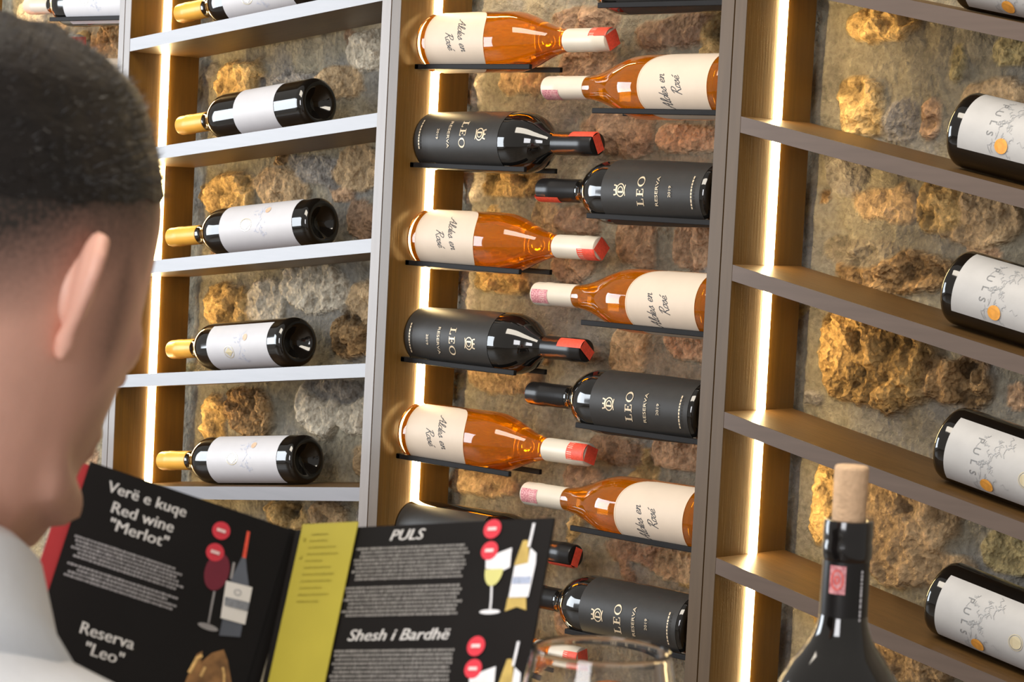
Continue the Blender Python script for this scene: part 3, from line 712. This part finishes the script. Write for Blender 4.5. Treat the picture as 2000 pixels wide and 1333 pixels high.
prints(FL, [([(.0960,.0420),(.1120,.0408),(.1140,.0632),(.0990,.0640)], [(0,1,2,3)])], 'printed_bottle_label', m_white, .0007)
prints(FL, [([(.0980,.0512),(.1128,.0500),(.1133,.0552),(.0990,.0562)], [(0,1,2,3)]), ring2(.1045, .0465, .0022, .0018, .0004)], 'printed_label_band', mat('grey_blue_print', (.24,.26,.30), .5, var=.2, scale=400), .0009)
prints(FL, [([(.0895,.110),(.0917,.0885),(.0945,.0855),(.0955,.092),(.1000,.085),(.1060,.081),(.1100,.086),(.1160,.098),(.119,.125),(.09,.13)], [tuple(range(10))])], 'printed_barrel', mat('barrel_print', (.26,.13,.045), .5, var=.6, scale=90))
prints(FL, [ribbon([(.0905,.100),(.0925,.0905),(.0950,.0880)], .0020), ribbon([(.0975,.100),(.0985,.094)], .0016), ribbon([(.1130,.104),(.1105,.095),(.1085,.091)], .0014)], 'printed_barrel_glow', mat('barrel_glow_print', (.75,.48,.18), .5, var=.3, scale=300), .0006)
# right page and yellow leaf
slab(FR, .004, WR, .0006, MH, -.0016, 0, 'right_page', m_page)
slab(FR, .006, WR-.002, .002, MH, -.0042, -.0024, 'back_cover', mat('dark_cover', (.02,.018,.018), .45, var=.1))
slab(FR, .0095, .0500, -.0022, MH, .0010, .0016, 'yellow_leaf', mat('yellow_leaf', (.45, .39, .04), .5, var=.06, scale=25))
Q = rr
prints(FR, [rect2(.0175, .0042+.0000, .0300, .0048)] + sum([paragraph(.0175, .0420, .0075+k*.0042, .0094+k*.0042, 1, rr, .012, .4) for k in range(10)], []) + [disc2(.0135, .0075+k*.011, .0011, n=10) for k in range(2)], 'leaf_print', mat('olive_print', (.36,.31,.03), .5, var=.2, scale=400), .0019)
prints(FR, [words('PULS', .0862, .0068, .0064, .0235, shear=.25)], 'heading', m_white)
prints(FR, [words('Shesh i Bardhë', .0935, .0672, .0066, .0690, shear=.25)], 'heading', m_white)
m_greyt = mat('grey_text_print', (.235, .225, .215), .5, var=.12, scale=300)
prints(FR, paragraph(.0520, .1315, .0135, .0345, 9, rr, .004, .66), 'paragraph', m_greyt)
prints(FR, paragraph(.0500, .1330, .0375, .0565, 8, rr, .005, .66), 'paragraph', m_greyt)
prints(FR, paragraph(.0515, .1350, .0755, .1200, 18, rr, .003, .66), 'paragraph', m_greyt)
m_pale = mat('pale_print', (.74,.75,.78), .5, var=.06, scale=200); m_goldp = mat('gold_drink_print', (.50,.36,.10), .45, var=.2, scale=80); m_lime = mat('pale_wine_print', (.62,.60,.22), .45, var=.08)
for dy, dx in ((0, 0), (.0690, .0035)):
    badge(FR, .1437+dx, .0058+dy, .0058); badge(FR, .1445+dx, .0188+dy, .0056)
    prints(FR, [([(.1515+dx,.0200+dy),(.1590+dx,.0175+dy),(.1600+dx,.0290+dy),(.1560+dx,.0310+dy),(.1440+dx,.0295+dy),(.1430+dx,.0240+dy)], [tuple(range(6))]),
                ribbon([(.1500+dx,.0390+dy),(.1515+dx,.0480+dy),(.1520+dx,.0540+dy)], .0012), (arc(.1520+dx, .0550+dy, .0068, .0014, 0, 360, 20)[:-1], [tuple(range(20))])], 'printed_glass', m_pale)
    prints(FR, [(arc(.1500+dx, .0300+dy, .0060, .0100, 0, 180, 16), [tuple(range(17))])], 'printed_wine', m_lime, .0006)
    prints(FR, [([(.1655+dx,.0135+dy),(.1685+dx,.0135+dy),(.1700+dx,.0180+dy),(.1720+dx,.0280+dy),(.1625+dx,.0280+dy),(.1640+dx,.0200+dy)], [tuple(range(6))]),
                ([(.1622+dx,.0470+dy),(.1740+dx,.0470+dy),(.1755+dx,.0545+dy),(.1690+dx,.0525+dy),(.1618+dx,.0550+dy)], [tuple(range(5))])], 'printed_bottle', m_goldp)
    prints(FR, [ribbon([(.1708+dx,.0035+dy),(.1705+dx,.0100+dy),(.1700+dx,.0175+dy)], .0017), ([(.1712+dx,.0180+dy),(.1758+dx,.0215+dy),(.1765+dx,.0280+dy),(.1755+dx,.0470+dy),(.1628+dx,.0470+dy),(.1630+dx,.0285+dy),(.1715+dx,.0270+dy)], [tuple(range(7))])], 'printed_bottle_label', m_pale, .0006)
    prints(FR, [rect2(.1634+dx, .0350+dy, .1752+dx, .0392+dy)], 'printed_label_band', mat('blue_band_print', (.36,.42,.56), .5, var=.2, scale=400), .0008)

# ------------------------------------------------------------------ the man with the menu
HC = Vector((.8786, -1.7915, 1.1520)); PF = Vector((-.308, .951, 0)).normalized(); PR = Vector((.951, .308, 0)).normalized(); PU = Vector((0, 0, 1))
PITCH = math.radians(-5)
HF = PF*math.cos(PITCH) + PU*math.sin(PITCH); HU = -PF*math.sin(PITCH) + PU*math.cos(PITCH)
hp = lambda f, r, u: HC + HF*f + PR*r + HU*u
SEC = np.array([  # u, front, back, half width, narrowing towards the front
 (-.116,.052,.004,.016,.2), (-.110,.064,.020,.026,.30), (-.098,.072,.034,.034,.32), (-.080,.076,.052,.0430,.30), (-.055,.083,.074,.0555,.22), (-.030,.083,.088,.0655,.12),
 (.0,.086,.096,.0715,.08), (.025,.091,.101,.0740,.07), (.050,.096,.104,.0755,.07), (.066,.090,.104,.0720,.06), (.085,.073,.101,.0585,.04), (.098,.057,.094,.0475,.02), (.108,.042,.080,.0400,0), (.114,.024,.054,.0270,0), (.1170,.006,.022,.0120,0)])
def head_sec(u): return [float(np.interp(u, SEC[:,0], SEC[:,k]))*(1.03 if k < 4 else 1) for k in range(1, 5)]
def smooth_sec(u):
    k = np.linspace(-.010, .010, 9); return np.mean([head_sec(min(max(u+d, SEC[0,0]), SEC[-1,0])) for d in k], axis=0)
def head_pt(u, phi, off=0.0):
    f, b, w, k = smooth_sec(u); c, s = math.cos(phi), math.sin(phi)
    x = (f if c > 0 else b) * c; y = w * s * (1 - k*max(c, 0))
    n = Vector((x/max(f if c > 0 else b, .01)**2, y/max(w, .01)**2, 0))
    if n.length: n.normalize()
    return x + off*n.x, y + off*n.y, n
def loft(rings):
    n = len(rings[0]); vs = [p for r in rings for p in r]; fs = []
    for i in range(len(rings)-1):
        for k in range(n):
            k2 = (k+1) % n; fs.append((i*n+k, i*n+k2, (i+1)*n+k2, (i+1)*n+k))
    fs.append(tuple(range(n))[::-1]); fs.append(tuple((len(rings)-1)*n+k for k in range(n))); return vs, fs
def ell(c, rx, ry, n=32, z=0.0, tilt=0.0):
    return [Vector(c) + PR*rx*math.cos(2*math.pi*k/n) + PF*ry*math.sin(2*math.pi*k/n) + PU*(z + tilt*math.sin(2*math.pi*k/n)) for k in range(n)]

person = empty('person', (HC.x, HC.y-.06, 0)); tag(person, 'man in a white shirt with dark cropped hair, reading the open menu, seen from behind', 'person')
PL = Matrix.Translation(-person.location)
body = MB()
us = np.linspace(-.116, .1170, 44)
body.add(*loft([[hp(*head_pt(u, 2*math.pi*k/48)[:2], u) for k in range(48)] for u in us]))
body.tube([hp(.090,0,.022), hp(.100,0,.002), hp(.103,0,-.020), hp(.096,0,-.034)], [.008,.010,.0125,.009], 14)           # nose
for s in (-1, 1):
    body.ball(hp(.096, s*.011, -.031), (.010,.009,.008), 12)
    body.tube([hp(.088, s*.012, .032), hp(.083, s*.032, .034), hp(.062, s*.050, .024)], [.006,.006,.004], 10)             # brow
    body.tube([hp(.062, s*.036, -.018), hp(.046, s*.050, -.012), hp(.02, s*.058, -.006)], [.013,.012,.008], 12)            # cheekbone
    body.tube([hp(.048, s*.024, -.094), hp(.014, s*.038, -.080), hp(-.010, s*.050, -.045)], [.012,.012,.009], 12)           # jaw
body.tube([hp(.078,-.022,-.060), hp(.086,0,-.056), hp(.078,.022,-.060)], [.004,.0065,.004], 10)
body.tube([hp(.076,-.018,-.069), hp(.084,0,-.070), hp(.076,.018,-.069)], [.004,.0068,.004], 10)
nk = HC - PF*.034 - PR*.014
body.add(*loft([ell(nk, .050, .058, 32, z) if z > -.09 else ell(nk - PF*.012*(-(z+.09))/.06, .050 + max(0, -(z+.12))*.5, .060 + max(0, -(z+.12))*.25, 32, z) for z in np.linspace(-.02, -.20, 14)]))
# trunk: shoulders, chest, waist
TR_ = [(-.165,.070,.062), (-.180,.130,.080), (-.200,.170,.092), (-.235,.185,.104), (-.30,.175,.112), (-.40,.160,.110), (-.50,.150,.105), (-.62,.165,.115), (-.68,.165,.12)]
bc = HC - PF*.060
body.add(*loft([ell(bc, a, b, 40, z) for z, a, b in TR_]))
def limb(pts, rads): body.tube(pts, rads, 16)
ML = OL + SD*MH + UL*.030 ; MR = S0 + SDR*MH + UR*(WR-.030)
hand_to = {1: MR, -1: ML}
elbow = {1: HC + PR*.265 + PF*.02 + PU*(-.40), -1: HC - PR*.265 + PF*.02 + PU*(-.40)}
shoulder = {s: bc + PR*(s*.178) + PU*(-.222) for s in (1, -1)}
def hand(s):
    """palm under the lower edge, thumb on the near face, four fingers behind the menu"""
    P = hand_to[s]; ed = UR if s > 0 else UL
    n = (CAM_P - P); nn = SDR.cross(UR) if s > 0 else SD.cross(UL); nn = nn if nn.dot(HC - P) > 0 else -nn; nn.normalize()
    inn = -ed if s > 0 else ed                     # towards the spine
    dn = SD
    wrist = P + dn*.085 - inn*.035 + nn*.015
    limb([shoulder[s], shoulder[s]*.5+elbow[s]*.5, elbow[s], elbow[s]*.45+wrist*.55, wrist], [.058,.048,.041,.037,.026])
    body.tube([wrist, P + dn*.055 - inn*.012, P + dn*.022 + inn*.004], [.026,.034,.032], 14)      # palm
    for j, (L, off) in enumerate(((.062,.030), (.070,.012), (.066,-.006), (.052,-.023))):
        b = P + dn*.014 + inn*off - nn*.016
        body.tube([P + dn*.045 + inn*off*.8, b, b - dn*L*.45 - nn*.003, b - dn*L*.80 - nn*.001 + inn*.004, b - dn*L + nn*.003 + inn*.006], [.011,.0098,.0092,.0085,.0065], 10)
    b = P + dn*.030 + inn*.030 + nn*.018
    body.tube([P + dn*.055 + inn*.010, b, b - dn*.026 + inn*.010 - nn*.004, b - dn*.046 + inn*.012 - nn*.008], [.016,.0125,.0108,.0075], 10)
    return wrist
wr = {s: hand(s) for s in (1, -1)}
for s in (1, -1):
    hip = bc + PR*(s*.095) + PU*(-.66); knee = hip + PF*.42 + PR*(s*.04) + PU*.0; ank = Vector((knee.x, knee.y-.02, .09)); 
    limb([hip, hip*.5+knee*.5, knee, knee*.5+ank*.5, ank], [.090,.078,.058,.052,.038])
    body.tube([ank - PU*.03 - PF*.05, ank - PU*.055 + PF*.06, ank - PU*.062 + PF*.15], [.032,.032,.024], 12)

def remeshed(mb, vox, it, name):
    me = mb.mesh(name); o = bpy.data.objects.new(name, me); COL.objects.link(o)
    r = o.modifiers.new('r', 'REMESH'); r.mode = 'VOXEL'; r.voxel_size = vox
    s = o.modifiers.new('s', 'SMOOTH'); s.iterations = it; s.factor = .5
    bpy.context.view_layer.update(); dg = bpy.context.evaluated_depsgraph_get()
    m2 = bpy.data.meshes.new_from_object(o.evaluated_get(dg)); bpy.data.objects.remove(o); bpy.data.meshes.remove(me)
    m2.name = name; m2.polygons.foreach_set('use_smooth', [True]*len(m2.polygons)); return m2
bm_body = remeshed(body, .0042, 5, 'body')

# ears: a cupped shell with a rolled rim, joined to the body's surface
def ear(s, mb):
    cu = hp(-.018, s*.0685, .005)
    q = (HU*.98 + HF*.10 + PR*s*.13).normalized(); p = (-HF*.72 + PR*(s*.66)); p = (p - q*p.dot(q)).normalized(); n = p.cross(q)
    if n.dot(HF*.5 + PR*s) < 0: n = -n
    at = lambda x, y, d=0.0: cu + p*x + q*y + n*d
    rim = [(.000,.004,-.001),(-.001,.014,.001),(.002,.022,.002),(.008,.0275,.003),(.0145,.0265,.0035),(.0195,.0200,.0035),(.0210,.0110,.003),(.0195,.0010,.002),(.0160,-.0080,.001),(.0120,-.0150,.000),(.0085,-.0205,.000)]
    mb.tube([at(*k) for k in rim], [.0030,.0034,.0038,.0042,.0042,.0040,.0038,.0036,.0036,.0040,.0052], 12)                      # helix
    mb.tube([at(.0065,.016,.002), at(.0125,.012,.004), at(.0135,.002,.004), at(.0100,-.009,.003)], [.0028,.0034,.0036,.0030], 10)   # antihelix
    R3 = Matrix((p, q, n)).transposed()
    mb.ball(at(.0060,-.0215,0), (.0070,.0078,.0044), 16, M=R3)                                                                      # lobe
    mb.ball(at(.0100,.0060,-.0010), (.0110,.0215,.0032), 20, M=R3)                                                                  # web of the ear
    mb.ball(at(.0030,.0020,-.0060), (.0085,.0170,.0090), 16, M=R3)                                                                  # root against the skull
    mb.ball(at(-.0015,-.0060,.0025), (.0030,.0048,.0035), 10, M=R3)                                                                 # tragus
eb = MB()
for s in (1, -1): ear(s, eb)
em = remeshed(eb, .0016, 5, 'ears')
n_body = len(bm_body.vertices); bj = bmesh.new(); bj.from_mesh(bm_body); bj.from_mesh(em); bpy.data.meshes.remove(em)
for f in bj.faces: f.smooth = True
bmesh.ops.recalc_face_normals(bj, faces=bj.faces[:])
bj.to_mesh(bm_body); bj.free()
# stubble: the clippered hair is a property of the skin, stored per vertex (how dense the short hair grows)
nv = len(bm_body.vertices); co = np.empty(nv*3); bm_body.vertices.foreach_get('co', co); co = co.reshape(-1, 3)
rel = co - np.array(HC); f_ = rel @ np.array(HF); r_ = rel @ np.array(PR); u_ = rel @ np.array(HU)
line = np.interp(f_ + .024, [-.11, -.07, -.035, .0, .03, .06, .09], [-.040, -.034, -.014, .002, .006, .012, .070])
dens = np.clip((u_ - line)/.050, 0, 1)**.75
side = np.clip(1-np.abs(f_-.012)/.024, 0, 1)*np.clip((u_+.045)/.03, 0, 1)*(np.abs(r_) > .045)          # sideburn
beard = .34*np.clip((f_+.005)/.03, 0, 1)*np.clip((-.015-u_)/.03, 0, 1)*np.clip((u_+.135)/.02, 0, 1)
dens = np.maximum(np.maximum(dens, .62*side), beard)
dens[n_body:] = 0
dens[u_ < -.15] = 0
at = bm_body.attributes.new('stubble', 'FLOAT', 'POINT'); at.data.foreach_set('value', dens.astype(np.float32))
m_skin = mat('skin', (.74, .41, .31), .48, var=.06, scale=35, bump=.10, bscale=260, sss=.12, spec=.4)
nt = m_skin.node_tree; P = nt.nodes['Principled BSDF']; lk = P.inputs['Base Color'].links[0].from_socket
A = nt.nodes.new('ShaderNodeAttribute'); A.attribute_name = 'stubble'
nz = nt.nodes.new('ShaderNodeTexNoise'); nz.inputs['Scale'].default_value = 420; nz.inputs['Detail'].default_value = 3
tcn = nt.nodes.new('ShaderNodeTexCoord'); nt.links.new(tcn.outputs['Object'], nz.inputs['Vector'])
ma = nt.nodes.new('ShaderNodeMath'); ma.operation = 'MULTIPLY_ADD'; ma.inputs[1].default_value = .5; nt.links.new(nz.outputs['Fac'], ma.inputs[0]); ma.inputs[2].default_value = .75
mu = nt.nodes.new('ShaderNodeMath'); mu.operation = 'MULTIPLY'; mu.use_clamp = True; nt.links.new(A.outputs['Fac'], mu.inputs[0]); nt.links.new(ma.outputs[0], mu.inputs[1])
mx = nt.nodes.new('ShaderNodeMix'); mx.data_type = 'RGBA'; nt.links.new(mu.outputs[0], mx.inputs['Factor']); nt.links.new(lk, mx.inputs['A']); mx.inputs['B'].default_value = (.030, .024, .020, 1)
nt.links.new(mx.outputs['Result'], P.inputs['Base Color'])
bm_body.materials.append(m_skin)
ob = bpy.data.objects.new('body', bm_body); COL.objects.link(ob); ob.parent = person; ob.matrix_parent_inverse = PL

# eyes
for s in (-1, 1):
    e = MB().ball(hp(.070, s*.030, .008), .012, 16); e.ball(hp(.0805, s*.030, .006), (.0042, .0022, .0042), 10, 1)
    o = e.build('eye', [mat('eye_white', (.8,.78,.76), .2), mat('iris', (.06,.035,.02), .2)], person, smooth=True); o.matrix_parent_inverse = PL
# hair: a short dense cap, thick on top, combed forward into a fringe
def hair():
    rows = []; n = 72; R_ = random.Random(2)
    def line_u(phi):
        f = math.cos(phi); return .0035*mnoise.noise(Vector((math.cos(phi)*5, math.sin(phi)*5, 1.7))) + .056 + .028*max(0, f)**3 - .016*max(0, -f) - .004*math.sin(phi)**2
    M = 26
    for i in range(M):
        t = i/(M-1); ring = []
        for k in range(n):
            phi = 2*math.pi*k/n; u0 = line_u(phi); u = u0 + (.1165-u0)*t**.8
            thick = .0004 + .0150*min(1, t*1.7)**1.5
            fr = max(0, math.cos(phi))**2
            thick += .0065*fr*math.exp(-((t-.16)/.20)**2)
            x, y, nn = head_pt(u, phi)
            up_ = max(0, (u-.066)/.051)**1.5
            nd = (Vector((nn.x, nn.y, 0))*(1-.85*up_) + Vector((0, 0, up_ + .12))).normalized()
            wob = .0022*mnoise.noise(Vector((x*45, y*45, u*28))) + .0014*mnoise.noise(Vector((x*120, y*120, u*60)))
            p = hp(x, y, u) + (HF*nd.x + PR*nd.y + HU*nd.z)*(thick + wob*min(1, t*4))
            ring.append(p)
        rows.append(ring)
    inner = []
    vs, fs = loft(rows); fs = fs[:-2]
    mb = MB().add(vs, fs); c = len(mb.v); mb.v.append(tuple(hp(.004, 0, .1170+.0165))); 
    for k in range(n): mb.f.append(((M-1)*n+k, (M-1)*n+(k+1) % n, c)); mb.mi.append(0)
    m_hair = mat('dark_hair', (.009, .0060, .0048), .40, var=.45, scale=60, bump=.9, bscale=210, stretch=(1, .35, .6), spec=.45)
    o = mb.build('hair', m_hair, person, smooth=True); o.matrix_parent_inverse = PL
    # short strands that roughen the outline
    sb = MB()
    for k in range(6500):
        i = R_.randrange(1, M-1) if R_.random() < .8 else R_.randrange(1, 4); j = R_.randrange(n); p = rows[i][j].lerp(rows[i][(j+1) % n], R_.random()).lerp(rows[i-1][j], R_.random())
        nd = (p - (HC + HU*.035)).normalized(); dirv = (nd*.75 + HF*.55 - HU*.15 + Vector((R_.gauss(0,.3), R_.gauss(0,.3), R_.gauss(0,.3)))).normalized()
        L = R_.uniform(.004, .009) * (.8 if i > 2 else .6); w = nd.cross(dirv).normalized()*.00028
        sb.add([p - nd*.002 - w, p - nd*.002 + w, p + dirv*L], [(0,1,2)])
    o2 = sb.build('hair_strands', m_hair, o); return o
hair()

# shirt with a stand-and-fall collar, trousers
m_shirt = mat('white_shirt', (.78, .81, .85), .7, var=.03, scale=60, bump=.25, bscale=900)
sh = MB()
SH = [(-.118,.056,.056), (-.138,.060,.060), (-.158,.084,.074), (-.174,.142,.090), (-.188,.190,.102), (-.208,.212,.110), (-.25,.203,.120), (-.32,.192,.128), (-.42,.178,.126), (-.52,.172,.124), (-.62,.182,.130), (-.655,.184,.132)]
sh.add(*loft([ell(bc, a, b, 48, z) for z, a, b in SH]))
for s in (1, -1):
    w = wr[s]; e = elbow[s]; sd = shoulder[s]
    sh.tube([sd + PU*.006 - PR*(s*.03), sd*.6+e*.4 , e, e*.5+w*.5, e*.12+w*.88], [.072,.062,.053,.047,.036], 20)
me = remeshed(sh, .006, 8, 'shirt'); me.materials.append(m_shirt)
shirt = bpy.data.objects.new('shirt', me); COL.objects.link(shirt); shirt.parent = person; shirt.matrix_parent_inverse = PL
cc = HC - PF*.036 - PR*.024
cb = MB(); n = 49; rows = [[] for _ in range(6)]
for k in range(n):
    a = -math.pi/2 + (2*math.pi-.30)*(k/(n-1)-.5)          # open at the front (+F is at a = +pi/2)
    bk = max(0, -math.sin(a)); ft = max(0, math.sin(a)); c, s_ = math.cos(a), math.sin(a)
    top = -.100 + .020*bk - .042*ft**1.3
    def cp(rx, ry, z): return cc + PR*rx*c + PF*(ry*s_) + PU*z
    drop = .054 + .030*ft
    rows[0].append(cp(.064, .066, top-.046)); rows[1].append(cp(.065, .067, top-.004)); rows[2].append(cp(.068, .070, top))
    rows[3].append(cp(.0725, .074, top-.004)); rows[4].append(cp(.080, .081+.006*ft, top-drop*.55)); rows[5].append(cp(.096+.006*ft, .094+.026*ft, top-drop))
vs = [p for r in rows for p in r]; fs = [(i*n+k, i*n+k+1, (i+1)*n+k+1, (i+1)*n+k) for i in range(5) for k in range(n-1)]
o = cb.add(vs, fs).build('collar', m_shirt, shirt, smooth=True)
so = o.modifiers.new('cloth', 'SOLIDIFY'); so.thickness = .0032
tr = MB()
tr.add(*loft([ell(bc, .186, .134, 40, z) for z in (-.60, -.66, -.72, -.745)]))
for s in (1, -1):
    hip = bc + PR*(s*.095) + PU*(-.66); knee = hip + PF*.42 + PR*(s*.04); ank = Vector((knee.x, knee.y-.02, .09))
    tr.tube([hip - PF*.03, hip*.5+knee*.5, knee, knee*.5+ank*.5, ank - PU*.03], [.102,.092,.074,.070,.062], 18)
me = remeshed(tr, .008, 6, 'trousers'); me.materials.append(mat('dark_trousers', (.02,.022,.03), .8, var=.15, scale=80))
o = bpy.data.objects.new('trousers', me); COL.objects.link(o); o.parent = person; o.matrix_parent_inverse = PL
# stool that carries him
st = empty('stool', (bc.x, bc.y, 0)); tag(st, 'plain wooden stool the man sits on', 'stool'); zt = HC.z - .795
child(MB().lathe([(.16, zt-.035), (.17, zt-.03), (.17, zt-.006), (.16, zt)], 32, M=Matrix.Translation((bc.x, bc.y, 0))), 'seat', m_table, st, smooth=True, angle=40)
for a in (45, 135, 225, 315):
    c = Vector((math.cos(math.radians(a)), math.sin(math.radians(a)), 0))
    child(MB().tube([Vector((bc.x, bc.y, zt-.033)) + c*.11, Vector((bc.x, bc.y, 0)) + c*.17], [.017, .014], 12), 'leg', m_table, st, smooth=True, angle=50)
